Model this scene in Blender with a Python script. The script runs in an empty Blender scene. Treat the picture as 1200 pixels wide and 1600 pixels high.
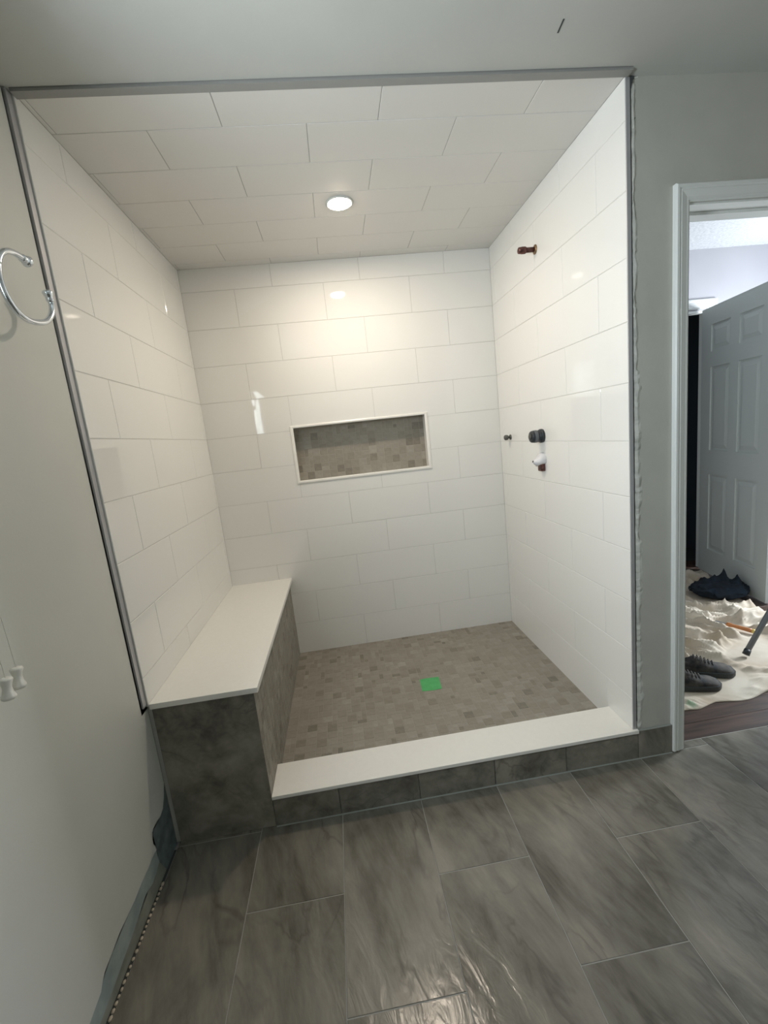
import bpy, bmesh, math, random
from mathutils import Vector, Matrix, noise

random.seed(7)
S = bpy.context.scene
COL = S.collection

# ---------------------------------------------------------------- camera
cam_d = bpy.data.cameras.new('camera')
cam = bpy.data.objects.new('camera', cam_d)
COL.objects.link(cam)
R_ = Vector((0.98809, -0.10983, -0.10775)); U_ = Vector((0.12447, 0.15888, 0.97942)); F_ = Vector((0.09045, 0.98117, -0.17066))
R_.normalize(); U_.normalize(); F_.normalize()
M = Matrix(((R_.x, U_.x, -F_.x, 0.736), (R_.y, U_.y, -F_.y, -1.4563), (R_.z, U_.z, -F_.z, 1.3724), (0, 0, 0, 1)))
cam.matrix_world = M
cam_d.sensor_fit = 'VERTICAL'
cam_d.sensor_height = 24.0
cam_d.lens = 682.7 * 24.0 / 1600.0
cam_d.clip_start = 0.02
S.camera = cam

# ---------------------------------------------------------------- light and exposure
S.view_settings.view_transform = 'Standard'
S.view_settings.look = 'None'
S.view_settings.gamma = 1.0
S.view_settings.use_curve_mapping = False
S.view_settings.exposure = 0.22
S.cycles.use_denoising = True
S.cycles.max_bounces = 12
S.cycles.diffuse_bounces = 8
S.cycles.glossy_bounces = 6
S.cycles.sample_clamp_indirect = 8.0
S.cycles.blur_glossy = 0.0

w = bpy.data.worlds.new('sky'); S.world = w; w.use_nodes = True
w.node_tree.nodes['Background'].inputs[0].default_value = (0.62, 0.78, 1.0, 1)
w.node_tree.nodes['Background'].inputs[1].default_value = 1.2

def area(name, loc, rot, sx, sy, power, col, shape='RECTANGLE'):
    d = bpy.data.lights.new(name, 'AREA'); d.shape = shape
    d.size = sx; d.size_y = sy; d.energy = power; d.color = col
    o = bpy.data.objects.new(name, d); o.location = loc; o.rotation_euler = rot
    COL.objects.link(o); return o
LAMP = (0.882, 0.628)
area('pot_lamp_light', (LAMP[0], LAMP[1], 2.3645), (0, 0, 0), 0.085, 0.085, 6.9, (1.0, 0.85, 0.69), 'DISK')
area('window_daylight', (-0.10, -0.90, 1.72), (0, math.radians(-90), 0), 0.42, 0.54, 36.0, (0.85, 0.94, 1.0))
area('bedroom_daylight', (4.72, 0.85, 1.25), (0, math.radians(90), 0), 0.7, 0.5, 82.0, (0.90, 0.95, 1.0))

# ---------------------------------------------------------------- dimensions
W, D, H = 1.760, 1.2165, 2.379          # shower width, depth, ceiling
ZF = 0.063                              # mosaic floor level
XL = -0.012                             # painted left wall plane
ROWZ = [2.2605 - 0.2 * i for i in range(11)]   # horizontal joints
TL = 0.4949

# ---------------------------------------------------------------- materials
def mat(name, col=(0.8, 0.8, 0.8), rough=0.5, metal=0.0, coat=0.0, spec=None):
    m = bpy.data.materials.new(name); m.use_nodes = True
    b = m.node_tree.nodes['Principled BSDF']
    b.inputs['Base Color'].default_value = (*col, 1)
    b.inputs['Roughness'].default_value = rough
    b.inputs['Metallic'].default_value = metal
    b.inputs['Coat Weight'].default_value = coat
    if spec is not None: b.inputs['Specular IOR Level'].default_value = spec
    return m
def N(m, t, **kw):
    n = m.node_tree.nodes.new(t)
    for k, v in kw.items(): setattr(n, k, v)
    return n
def LK(m, a, b): m.node_tree.links.new(a, b)
def BS(m): return m.node_tree.nodes['Principled BSDF']

def noisy(m, c1, c2, scale=3.0, detail=4.0, bump=0.0, bscale=60.0, coord='Object', lo=0.35, hi=0.65):
    tc = N(m, 'ShaderNodeTexCoord')
    n = N(m, 'ShaderNodeTexNoise'); n.inputs['Scale'].default_value = scale; n.inputs['Detail'].default_value = detail
    LK(m, tc.outputs[coord], n.inputs['Vector'])
    r = N(m, 'ShaderNodeValToRGB')
    r.color_ramp.elements[0].position = lo; r.color_ramp.elements[1].position = hi
    r.color_ramp.elements[0].color = (*c1, 1); r.color_ramp.elements[1].color = (*c2, 1)
    LK(m, n.outputs['Fac'], r.inputs['Fac']); LK(m, r.outputs['Color'], BS(m).inputs['Base Color'])
    if bump:
        n2 = N(m, 'ShaderNodeTexNoise'); n2.inputs['Scale'].default_value = bscale; n2.inputs['Detail'].default_value = 3
        LK(m, tc.outputs[coord], n2.inputs['Vector'])
        b = N(m, 'ShaderNodeBump'); b.inputs['Strength'].default_value = bump; b.inputs['Distance'].default_value = 0.002
        LK(m, n2.outputs['Fac'], b.inputs['Height']); LK(m, b.outputs['Normal'], BS(m).inputs['Normal'])
    return m

M_tile = mat('glossy_white_tile', (0.78, 0.775, 0.75), 0.035)
def wavy(m):
    tc = N(m, 'ShaderNodeTexCoord'); oi = N(m, 'ShaderNodeObjectInfo')
    ad = N(m, 'ShaderNodeVectorMath', operation='ADD'); sc = N(m, 'ShaderNodeVectorMath', operation='SCALE')
    LK(m, oi.outputs['Location'], sc.inputs[0]); sc.inputs['Scale'].default_value = 7.0
    LK(m, tc.outputs['Object'], ad.inputs[0]); LK(m, sc.outputs[0], ad.inputs[1])
    n = N(m, 'ShaderNodeTexNoise'); n.inputs['Scale'].default_value = 6.0; n.inputs['Detail'].default_value = 1
    LK(m, ad.outputs[0], n.inputs['Vector'])
    b = N(m, 'ShaderNodeBump'); b.inputs['Strength'].default_value = 0.10; b.inputs['Distance'].default_value = 0.002
    LK(m, n.outputs['Fac'], b.inputs['Height']); LK(m, b.outputs['Normal'], BS(m).inputs['Normal'])
wavy(M_tile)
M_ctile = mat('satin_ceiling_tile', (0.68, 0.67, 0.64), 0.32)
M_grout = mat('pale_grey_grout', (0.58, 0.575, 0.55), 0.8)
M_slab = noisy(mat('white_quartz', (0.82, 0.80, 0.76), 0.3), (0.80, 0.785, 0.745), (0.815, 0.80, 0.76), 60, 2)
M_slabedge = M_slab
M_paint = noisy(mat('wall_paint', rough=0.55), (0.56, 0.565, 0.53), (0.60, 0.605, 0.565), 2.2, 3, 0.12, 90)
M_paint_r = noisy(mat('grey_green_paint', rough=0.6), (0.44, 0.435, 0.395), (0.48, 0.475, 0.43), 5, 4, 0.15, 60)
M_ceil = noisy(mat('ceiling_paint', rough=0.7), (0.47, 0.475, 0.445), (0.50, 0.505, 0.475), 3, 3, 0.1, 120)
M_patch = noisy(mat('rough_plaster', rough=0.85), (0.50, 0.51, 0.48), (0.74, 0.74, 0.70), 14, 5, 0.8, 45)
M_metal = mat('grey_metal_edge', (0.46, 0.46, 0.475), 0.42, 0.5)
M_dark = mat('dark_gap', (0.05, 0.055, 0.055), 0.9)
M_chrome = mat('chrome', (0.75, 0.80, 0.86), 0.12, 1.0)
M_trim = mat('white_gloss_trim', (0.66, 0.68, 0.66), 0.35)
M_primer = noisy(mat('blue_grey_primer', rough=0.85), (0.25, 0.30, 0.30), (0.34, 0.385, 0.375), 18, 4, 0.3, 60)
M_board = noisy(mat('bare_grey_board', rough=0.9), (0.19, 0.20, 0.17), (0.27, 0.28, 0.24), 14, 4, 0.3, 60)
M_hole = noisy(mat('cement_backer', rough=0.9), (0.08, 0.11, 0.115), (0.16, 0.20, 0.20), 22, 4, 0.3, 60)
M_thin = mat('beige_thinset', (0.55, 0.47, 0.37), 0.9)
M_copper = noisy(mat('aged_copper', rough=0.4, metal=0.85), (0.07, 0.035, 0.03), (0.20, 0.10, 0.085), 60, 3)
M_brass = mat('dull_brass', (0.25, 0.17, 0.10), 0.45, 0.8)
M_black = mat('black_plastic', (0.02, 0.025, 0.03), 0.4)
M_darkgrey = mat('dark_grey_metal', (0.10, 0.10, 0.09), 0.45, 0.4)
M_whitepl = mat('translucent_white_plastic', (0.66, 0.66, 0.68), 0.35)
M_tape = noisy(mat('green_tape', rough=0.6), (0.07, 0.38, 0.12), (0.09, 0.44, 0.15), 30, 2)
M_cord = mat('white_cord', (0.78, 0.78, 0.72), 0.8)
M_tassel = mat('white_tassel', (0.70, 0.69, 0.64), 0.3)
M_door = mat('white_door_paint', (0.56, 0.60, 0.575), 0.5)
M_lav = noisy(mat('pale_lavender_wall', rough=0.7), (0.37, 0.37, 0.395), (0.39, 0.39, 0.415), 3, 2)
M_pop = noisy(mat('textured_ceiling', rough=0.9), (0.44, 0.46, 0.48), (0.58, 0.60, 0.62), 60, 4, 0.9, 70)
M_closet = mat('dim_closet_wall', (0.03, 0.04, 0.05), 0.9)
M_wood = mat('brown_plank', (0.09, 0.05, 0.035), 0.4)
M_canvas = mat('canvas', (0.62, 0.56, 0.47), 0.85)
M_shoe = noisy(mat('dark_shoe_fabric', rough=0.8), (0.008, 0.010, 0.011), (0.075, 0.066, 0.055), 26, 4, 0.5, 120)
M_sole = mat('dark_rubber', (0.03, 0.035, 0.035), 0.6)
M_lace = mat('shoe_lace', (0.09, 0.085, 0.08), 0.9)
M_navy = noisy(mat('navy_fabric', rough=0.9), (0.003, 0.006, 0.010), (0.008, 0.020, 0.034), 9, 3, 0.4, 80)
M_orange = mat('orange_wood_handle', (0.42, 0.16, 0.05), 0.4)
M_yellow = mat('yellow_cap', (0.65, 0.50, 0.15), 0.5)
M_steel = mat('steel', (0.35, 0.35, 0.36), 0.35, 0.9)
M_pole = mat('grey_pole', (0.16, 0.17, 0.18), 0.45, 0.3)
M_seal = mat('pale_caulk', (0.27, 0.28, 0.26), 0.7)

def wood_grain(m):
    tc = N(m, 'ShaderNodeTexCoord'); oi = N(m, 'ShaderNodeObjectInfo')
    mp = N(m, 'ShaderNodeMapping'); mp.inputs['Scale'].default_value = (2, 22, 1)
    ad = N(m, 'ShaderNodeVectorMath', operation='ADD'); LK(m, tc.outputs['Object'], ad.inputs[0]); LK(m, oi.outputs['Location'], ad.inputs[1])
    LK(m, ad.outputs[0], mp.inputs['Vector'])
    n = N(m, 'ShaderNodeTexNoise'); n.inputs['Scale'].default_value = 2.5; n.inputs['Detail'].default_value = 6
    LK(m, mp.outputs['Vector'], n.inputs['Vector'])
    r = N(m, 'ShaderNodeValToRGB'); r.color_ramp.elements[0].color = (0.022, 0.014, 0.010, 1); r.color_ramp.elements[1].color = (0.085, 0.048, 0.034, 1)
    r.color_ramp.elements[0].position = 0.3; r.color_ramp.elements[1].position = 0.7
    LK(m, n.outputs['Fac'], r.inputs['Fac']); LK(m, r.outputs['Color'], BS(m).inputs['Base Color'])
wood_grain(M_wood)

def canvas(m):
    tc = N(m, 'ShaderNodeTexCoord')
    n = N(m, 'ShaderNodeTexNoise'); n.inputs['Scale'].default_value = 5; n.inputs['Detail'].default_value = 4
    LK(m, tc.outputs['Object'], n.inputs['Vector'])
    r = N(m, 'ShaderNodeValToRGB'); r.color_ramp.elements[0].color = (0.42, 0.35, 0.26, 1); r.color_ramp.elements[1].color = (0.58, 0.53, 0.44, 1)
    r.color_ramp.elements[0].position = 0.35; r.color_ramp.elements[1].position = 0.65
    LK(m, n.outputs['Fac'], r.inputs['Fac'])
    # one green paint smear
    d = N(m, 'ShaderNodeVectorMath', operation='DISTANCE'); d.inputs[1].default_value = (2.205, 0.218, 0.02)
    LK(m, tc.outputs['Object'], d.inputs[0])
    n2 = N(m, 'ShaderNodeTexNoise'); n2.inputs['Scale'].default_value = 60
    LK(m, tc.outputs['Object'], n2.inputs['Vector'])
    ad = N(m, 'ShaderNodeMath', operation='MULTIPLY_ADD'); ad.inputs[1].default_value = 0.03
    LK(m, n2.outputs['Fac'], ad.inputs[0]); LK(m, d.outputs['Value'], ad.inputs[2])
    mr = N(m, 'ShaderNodeMapRange'); mr.inputs['From Min'].default_value = 0.028; mr.inputs['From Max'].default_value = 0.042
    mr.inputs['To Min'].default_value = 0.7; mr.inputs['To Max'].default_value = 0.0
    LK(m, ad.outputs[0], mr.inputs['Value'])
    mx = N(m, 'ShaderNodeMix', data_type='RGBA'); LK(m, mr.outputs['Result'], mx.inputs['Factor'])
    LK(m, r.outputs['Color'], mx.inputs['A']); mx.inputs['B'].default_value = (0.16, 0.30, 0.17, 1)
    LK(m, mx.outputs['Result'], BS(m).inputs['Base Color'])
canvas(M_canvas)

def stone(name, axis, dark=1.0, rough=0.34, bump=0.5):
    """grey-brown porcelain with streaks running along one axis, different on every tile"""
    m = mat(name, rough=rough)
    tc = N(m, 'ShaderNodeTexCoord'); oi = N(m, 'ShaderNodeObjectInfo')
    sc = N(m, 'ShaderNodeMath', operation='MULTIPLY'); sc.inputs[1].default_value = 40
    LK(m, oi.outputs['Random'], sc.inputs[0])
    cb = N(m, 'ShaderNodeCombineXYZ')
    for i in range(3): LK(m, sc.outputs[0], cb.inputs[i])
    ad = N(m, 'ShaderNodeVectorMath', operation='ADD'); LK(m, tc.outputs['Object'], ad.inputs[0]); LK(m, cb.outputs[0], ad.inputs[1])
    rot = N(m, 'ShaderNodeMapping')
    rot.inputs['Rotation'].default_value = (0, 0, math.radians(-17)) if axis == 'y' else (0, math.radians(17), 0)
    LK(m, ad.outputs[0], rot.inputs['Vector'])
    mp = N(m, 'ShaderNodeMapping'); mp.inputs['Scale'].default_value = (4.4, 2.1, 4.4) if axis == 'y' else (4.4, 4.4, 2.1)
    LK(m, rot.outputs['Vector'], mp.inputs['Vector'])
    n1 = N(m, 'ShaderNodeTexNoise'); n1.inputs['Scale'].default_value = 1.0; n1.inputs['Detail'].default_value = 7; n1.inputs['Roughness'].default_value = 0.62; n1.inputs['Distortion'].default_value = 0.45
    LK(m, mp.outputs['Vector'], n1.inputs['Vector'])
    # fine long streaks over soft clouds
    mpf = N(m, 'ShaderNodeMapping'); mpf.inputs['Scale'].default_value = (19, 4.2, 19) if axis == 'y' else (19, 19, 4.2)
    LK(m, rot.outputs['Vector'], mpf.inputs['Vector'])
    nf = N(m, 'ShaderNodeTexNoise'); nf.inputs['Scale'].default_value = 1.0; nf.inputs['Detail'].default_value = 5; nf.inputs['Roughness'].default_value = 0.6; nf.inputs['Distortion'].default_value = 0.5
    LK(m, mpf.outputs['Vector'], nf.inputs['Vector'])
    cm = N(m, 'ShaderNodeMath', operation='MULTIPLY_ADD'); cm.inputs[1].default_value = 0.36
    ch_ = N(m, 'ShaderNodeMath', operation='MULTIPLY'); ch_.inputs[1].default_value = 0.64; LK(m, n1.outputs['Fac'], ch_.inputs[0])
    LK(m, nf.outputs['Fac'], cm.inputs[0]); LK(m, ch_.outputs[0], cm.inputs[2])
    r = N(m, 'ShaderNodeValToRGB'); e = r.color_ramp.elements
    k = dark
    e[0].position = 0.36; e[0].color = (0.080*k, 0.071*k, 0.056*k, 1)
    e[1].position = 0.64; e[1].color = (0.285*k, 0.262*k, 0.222*k, 1)
    x = e.new(0.49); x.color = (0.180*k, 0.170*k, 0.143*k, 1)
    LK(m, cm.outputs[0], r.inputs['Fac'])
    # thin dark veins
    mp2 = N(m, 'ShaderNodeMapping'); mp2.inputs['Scale'].default_value = (7, 2.6, 7) if axis == 'y' else (7, 7, 2.6)
    LK(m, rot.outputs['Vector'], mp2.inputs['Vector'])
    n2 = N(m, 'ShaderNodeTexNoise'); n2.inputs['Scale'].default_value = 1.0; n2.inputs['Detail'].default_value = 4; n2.inputs['Distortion'].default_value = 0.6
    LK(m, mp2.outputs['Vector'], n2.inputs['Vector'])
    s = N(m, 'ShaderNodeMath', operation='SUBTRACT'); s.inputs[1].default_value = 0.5; LK(m, n2.outputs['Fac'], s.inputs[0])
    a = N(m, 'ShaderNodeMath', operation='ABSOLUTE'); LK(m, s.outputs[0], a.inputs[0])
    mr = N(m, 'ShaderNodeMapRange'); mr.inputs['From Max'].default_value = 0.026; mr.inputs['To Min'].default_value = 0.45; mr.inputs['To Max'].default_value = 0.0
    LK(m, a.outputs[0], mr.inputs['Value'])
    # veins only where a third noise is high
    n3 = N(m, 'ShaderNodeTexNoise'); n3.inputs['Scale'].default_value = 4.0; LK(m, ad.outputs[0], n3.inputs['Vector'])
    mr3 = N(m, 'ShaderNodeMapRange'); mr3.inputs['From Min'].default_value = 0.45; mr3.inputs['From Max'].default_value = 0.62; LK(m, n3.outputs['Fac'], mr3.inputs['Value'])
    mu = N(m, 'ShaderNodeMath', operation='MULTIPLY'); LK(m, mr.outputs['Result'], mu.inputs[0]); LK(m, mr3.outputs['Result'], mu.inputs[1])
    mx = N(m, 'ShaderNodeMix', data_type='RGBA'); LK(m, mu.outputs[0], mx.inputs['Factor'])
    LK(m, r.outputs['Color'], mx.inputs['A']); mx.inputs['B'].default_value = (0.055*k, 0.048*k, 0.042*k, 1)
    LK(m, mx.outputs['Result'], BS(m).inputs['Base Color'])
    n4 = N(m, 'ShaderNodeTexNoise'); n4.inputs['Scale'].default_value = 3.2; n4.inputs['Detail'].default_value = 4; n4.inputs['Distortion'].default_value = 1.0
    LK(m, mp2.outputs['Vector'], n4.inputs['Vector'])
    b = N(m, 'ShaderNodeBump'); b.inputs['Strength'].default_value = bump; b.inputs['Distance'].default_value = 0.0022
    LK(m, n4.outputs['Fac'], b.inputs['Height']); LK(m, b.outputs['Normal'], BS(m).inputs['Normal'])
    return m
M_floor = stone('grey_stone_floor_tile', 'y', 0.85, 0.22, 1.0)
M_stonev = stone('grey_stone_upright_tile', 'z', 1.02, 0.45, 0.3)
M_fgrout = mat('floor_grout', (0.27, 0.265, 0.245), 0.85)

def mosaic_mat(name, cols, rough=0.5):
    m = mat(name, rough=rough)
    at = N(m, 'ShaderNodeAttribute', attribute_name='tone')
    tc = N(m, 'ShaderNodeTexCoord')
    n = N(m, 'ShaderNodeTexNoise'); n.inputs['Scale'].default_value = 38; n.inputs['Detail'].default_value = 3
    LK(m, tc.outputs['Generated'] if False else tc.outputs['Object'], n.inputs['Vector'])
    a = N(m, 'ShaderNodeMath', operation='MULTIPLY_ADD'); a.inputs[1].default_value = 0.5; a.inputs[2].default_value = -0.25
    LK(m, n.outputs['Fac'], a.inputs[0])
    s = N(m, 'ShaderNodeMath', operation='ADD'); LK(m, a.outputs[0], s.inputs[0]); LK(m, at.outputs['Fac'], s.inputs[1])
    r = N(m, 'ShaderNodeValToRGB'); e = r.color_ramp.elements
    e[0].position = 0.0; e[0].color = (*cols[0], 1); e[1].position = 1.0; e[1].color = (*cols[-1], 1)
    for i, c in enumerate(cols[1:-1]):
        x = e.new((i + 1) / (len(cols) - 1)); x.color = (*c, 1)
    LK(m, s.outputs[0], r.inputs['Fac']); LK(m, r.outputs['Color'], BS(m).inputs['Base Color'])
    return m
M_mos = mosaic_mat('mosaic_stone', [(0.155, 0.138, 0.112), (0.235, 0.213, 0.176), (0.29, 0.268, 0.228), (0.37, 0.35, 0.305)])
M_mosg = mat('mosaic_grout', (0.32, 0.295, 0.25), 0.85)
M_lens = bpy.data.materials.new('lamp_lens'); M_lens.use_nodes = True
_b = BS(M_lens); _b.inputs['Emission Color'].default_value = (1.0, 0.86, 0.68, 1); _b.inputs['Emission Strength'].default_value = 80.0
M_glass = mat('window_glass', (0.9, 0.95, 1.0), 0.02); BS(M_glass).inputs['Transmission Weight'].default_value = 1.0; BS(M_glass).inputs['IOR'].default_value = 1.02

# ---------------------------------------------------------------- helpers
def obj(name, bm_or_mesh, m, parent=None, loc=(0, 0, 0), smooth=False):
    if isinstance(bm_or_mesh, bmesh.types.BMesh):
        me = bpy.data.meshes.new(name); bm_or_mesh.to_mesh(me); bm_or_mesh.free()
    else: me = bm_or_mesh
    if m is not None and not me.materials: me.materials.append(m)
    if smooth:
        for p in me.polygons: p.use_smooth = True
    o = bpy.data.objects.new(name, me); o.location = loc; COL.objects.link(o)
    if parent is not None: o.parent = parent
    return o
def struct(o): o['kind'] = 'structure'; return o
def tag(o, label, cat, group=None):
    o['label'] = label; o['category'] = cat
    if group: o['group'] = group
    return o
def thing(name, label, cat, loc=(0, 0, 0), group=None):
    o = bpy.data.objects.new(name, None); COL.objects.link(o); o.location = loc; o.empty_display_size = 0.05
    return tag(o, label, cat, group)
def bx(bm, a, b, bev=0.0):
    x0, y0, z0 = a; x1, y1, z1 = b
    vs = [bm.verts.new(c) for c in ((x0,y0,z0),(x1,y0,z0),(x1,y1,z0),(x0,y1,z0),(x0,y0,z1),(x1,y0,z1),(x1,y1,z1),(x0,y1,z1))]
    fs = [bm.faces.new([vs[i] for i in f]) for f in ((3,2,1,0),(4,5,6,7),(0,1,5,4),(1,2,6,5),(2,3,7,6),(3,0,4,7))]
    if bev:
        es = {e for f in fs for e in f.edges}
        bmesh.ops.bevel(bm, geom=list(es), offset=bev, segments=2, profile=0.5, affect='EDGES')
    return fs
def box(name, a, b, m, parent=None, bev=0.0):
    bm = bmesh.new(); c = Vector([(a[i] + b[i]) / 2 for i in range(3)])
    off = parent.location if parent is not None else Vector((0, 0, 0))
    bx(bm, Vector(a) - c, Vector(b) - c, bev)
    return obj(name, bm, m, parent, c - off)
def lathe(bm, prof, axis='z', seg=24, origin=(0, 0, 0)):
    """prof: list of (radius, height)"""
    O = Vector(origin); rings = []
    def P(r, h, a):
        c, s = r * math.cos(a), r * math.sin(a)
        return O + (Vector((c, s, h)) if axis == 'z' else Vector((h, c, s)) if axis == 'x' else Vector((c, h, s)))
    for r, h in prof:
        rings.append([bm.verts.new(P(max(r, 1e-5), h, 2 * math.pi * i / seg)) for i in range(seg)])
    for a, b in zip(rings, rings[1:]):
        for i in range(seg):
            bm.faces.new((a[i], a[(i + 1) % seg], b[(i + 1) % seg], b[i]))
    bm.faces.new(rings[0][::-1]); bm.faces.new(rings[-1])
    bmesh.ops.recalc_face_normals(bm, faces=bm.faces[:])
def tube(bm, pts, r, seg=12):
    pts = [Vector(p) for p in pts]; rings = []; up = None
    for i, p in enumerate(pts):
        t = (pts[min(i + 1, len(pts) - 1)] - pts[max(i - 1, 0)]).normalized()
        if up is None: up = t.orthogonal().normalized()
        up = (up - t * up.dot(t)).normalized(); v = t.cross(up)
        rr = r[i] if isinstance(r, (list, tuple)) else r
        rings.append([bm.verts.new(p + rr * (math.cos(2*math.pi*k/seg) * up + math.sin(2*math.pi*k/seg) * v)) for k in range(seg)])
    for a, b in zip(rings, rings[1:]):
        for i in range(seg): bm.faces.new((a[i], a[(i + 1) % seg], b[(i + 1) % seg], b[i]))
    bm.faces.new(rings[0][::-1]); bm.faces.new(rings[-1])
    bmesh.ops.recalc_face_normals(bm, faces=bm.faces[:])

# a tile lies in local XY with its face at z = 0 looking along +z
_cache = {}
TH = 0.008
def tile_mesh(w_, h_, c=0.0012, t=TH, key=''):
    k = (round(w_, 3), round(h_, 3), c, t, key)
    if k in _cache: return _cache[k]
    bm = bmesh.new(); hw, hh = w_ / 2, h_ / 2
    def ring(dx, z): return [bm.verts.new((sx * (hw - dx), sy * (hh - dx), z)) for sx, sy in ((-1,-1),(1,-1),(1,1),(-1,1))]
    a, b, d = ring(c, 0), ring(0, -c), ring(0, -t)
    bm.faces.new(a)
    for p, q in ((b, a), (d, b)):
        for i in range(4): bm.faces.new((p[i], p[(i+1) % 4], q[(i+1) % 4], q[i]))
    me = bpy.data.meshes.new('tile'); bm.to_mesh(me); bm.free(); _cache[k] = me; return me
def multi_rect_mesh(rects, cx, cy, t=TH):
    bm = bmesh.new()
    for (a, b, c, d) in rects: bx(bm, (a - cx, b - cy, -t), (c - cx, d - cy, 0))
    me = bpy.data.meshes.new('tile'); bm.to_mesh(me); bm.free(); return me
def frame(o, e1, e2, n):
    return Matrix(((e1[0], e2[0], n[0], o[0]), (e1[1], e2[1], n[1], o[1]), (e1[2], e2[2], n[2], o[2]), (0, 0, 0, 1)))
def place(name, me, m, parent, FR, u, v, wob=0.0):
    o = bpy.data.objects.new(name, me)
    if not me.materials: me.materials.append(m)
    mt = FR @ Matrix.Translation((u, v, 0)) @ Matrix.Rotation(random.uniform(-wob, wob), 4, 'X') @ Matrix.Rotation(random.uniform(-wob, wob), 4, 'Y')
    COL.objects.link(o); o.parent = parent
    o.matrix_world = mt if parent is None else parent.matrix_world @ mt if False else mt
    o.matrix_basis = mt
    return o
def tile_field(parent, FR, u0, u1, v0, v1, rowedges, joints, m, g=0.0022, hole=None, wob=0.0010, name='tile', t=TH):
    """rowedges: v positions of the rows; joints(i) -> list of u joints for row i"""
    for i in range(len(rowedges) - 1):
        a, b = rowedges[i], rowedges[i + 1]
        js = [u0 - g / 2] + [j for j in sorted(joints(i)) if u0 + 0.012 < j < u1 - 0.012] + [u1 + g / 2]
        lo, hi = max(a, v0) + (g / 2 if a > v0 else 0), min(b, v1) - (g / 2 if b < v1 else 0)
        if hi - lo < 0.006: continue
        for p, q in zip(js, js[1:]):
            x0, x1 = p + g / 2, q - g / 2
            if hole and not (x1 <= hole[0] or x0 >= hole[2] or hi <= hole[1] or lo >= hole[3]):
                rs = []
                if hi > hole[3]: rs.append((x0, hole[3], x1, hi))
                if lo < hole[1]: rs.append((x0, lo, x1, hole[1]))
                m0, m1 = max(lo, hole[1]), min(hi, hole[3])
                if x0 < hole[0]: rs.append((x0, m0, hole[0], m1))
                if x1 > hole[2]: rs.append((hole[2], m0, x1, m1))
                rs = [r for r in rs if r[2] - r[0] > 0.004 and r[3] - r[1] > 0.004]
                if not rs: continue
                cx, cy = (rs[0][0] + rs[0][2]) / 2, (rs[0][1] + rs[0][3]) / 2
                place(name, multi_rect_mesh(rs, cx, cy, t), m, parent, FR, cx, cy)
            else:
                place(name, tile_mesh(x1 - x0, hi - lo, t=t, key=m.name), m, parent, FR, (x0 + x1) / 2, (lo + hi) / 2, wob)

# ---------------------------------------------------------------- structure: shower walls
NI = (0.488, 1.150, 1.303, 1.482)     # niche hole x0 z0 x1 z1
GR = 0.0016                           # grout recess
def slab_with_hole(name, x0, x1, z0, z1, hole, y0, y1, m):
    bm = bmesh.new(); a, b, c, d = hole
    for r in ((x0, z0, a, z1), (c, z0, x1, z1), (a, z0, c, b), (a, d, c, z1)): bx(bm, (r[0], y0, r[1]), (r[2], y1, r[3]))
    return obj(name, bm, m)
wall_back = struct(slab_with_hole('wall_back', -0.12, W + 0.12, 0.0, H + 0.1, NI, D + GR, D + 0.04, M_grout))
FRb = frame((0, D, 0), (1, 0, 0), (0, 0, 1), (0, -1, 0))
edges_b = [0.0] + ROWZ[::-1] + [H + 0.001]
nrow = len(edges_b) - 1
def jb(i):
    k = nrow - 1 - i                     # 0 = top partial row
    base = 0.2845 if k % 2 == 1 else 0.2845 + 0.4265 * TL
    return [base + n * TL for n in range(-2, 5)]
tile_field(wall_back, FRb, 0.0, W, 0.05, H, edges_b, jb, M_tile, hole=NI)

wall_sl = struct(box('wall_left_shower', (-0.12, 0.002, 0.0), (-GR, D + 0.04, H + 0.1), M_grout))
box('grout_edge', (-0.015, -0.0205, 0.560), (-GR, 0.002, H), M_grout, wall_sl)
wall_sl.location; FRl = frame((0, 0, 0), (0, 1, 0), (0, 0, 1), (1, 0, 0))
def jl(i):
    k = nrow - 1 - i
    base = 0.1744 if k % 2 == 0 else 0.1744 + TL / 2
    return [base + n * TL for n in range(-2, 4)]
def jr(i):
    k = nrow - 1 - i
    base = 0.1619 if k % 2 == 1 else 0.1619 + TL / 2
    return [base + n * TL for n in range(-2, 4)]
def local_fr(parent, FR):
    return Matrix.Translation(-parent.location) @ FR
tile_field(wall_sl, local_fr(wall_sl, FRl), -0.02, D, 0.56, H, edges_b, jl, M_tile)
wall_sr = struct(box('wall_right_shower', (W + GR, 0.0, 0.0), (W + 0.0135, D + 0.04, H + 0.1), M_grout))
FRr = frame((W, 0, 0), (0, 1, 0), (0, 0, 1), (-1, 0, 0))
# e1 x e2 must equal the normal: use mirrored u
FRr = frame((W, 0, 0), (0, -1, 0), (0, 0, 1), (-1, 0, 0))
tile_field(wall_sr, local_fr(wall_sr, FRr), -D, -0.001, 0.05, H, edges_b, lambda i: [-y for y in jr(i)], M_tile)
wall_sl2 = None
# shower ceiling
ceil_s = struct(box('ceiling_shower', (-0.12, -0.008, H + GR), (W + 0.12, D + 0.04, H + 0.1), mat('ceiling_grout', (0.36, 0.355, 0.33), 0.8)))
FRc = frame((0, 0, H), (-1, 0, 0), (0, 1, 0), (0, 0, -1))
edges_c = [-0.01] + [0.1423 + 0.2 * i for i in range(6)] + [D + 0.001]
def jc(i):
    base = 0.5084 if i % 2 == 0 else 0.5084 + 0.5325 * TL
    return [-(base + n * TL) for n in range(-3, 4)]
tile_field(ceil_s, local_fr(ceil_s, FRc), -W, 0.0, -0.008, D, edges_c, jc, M_ctile, g=0.002, wob=0.0008)

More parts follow.
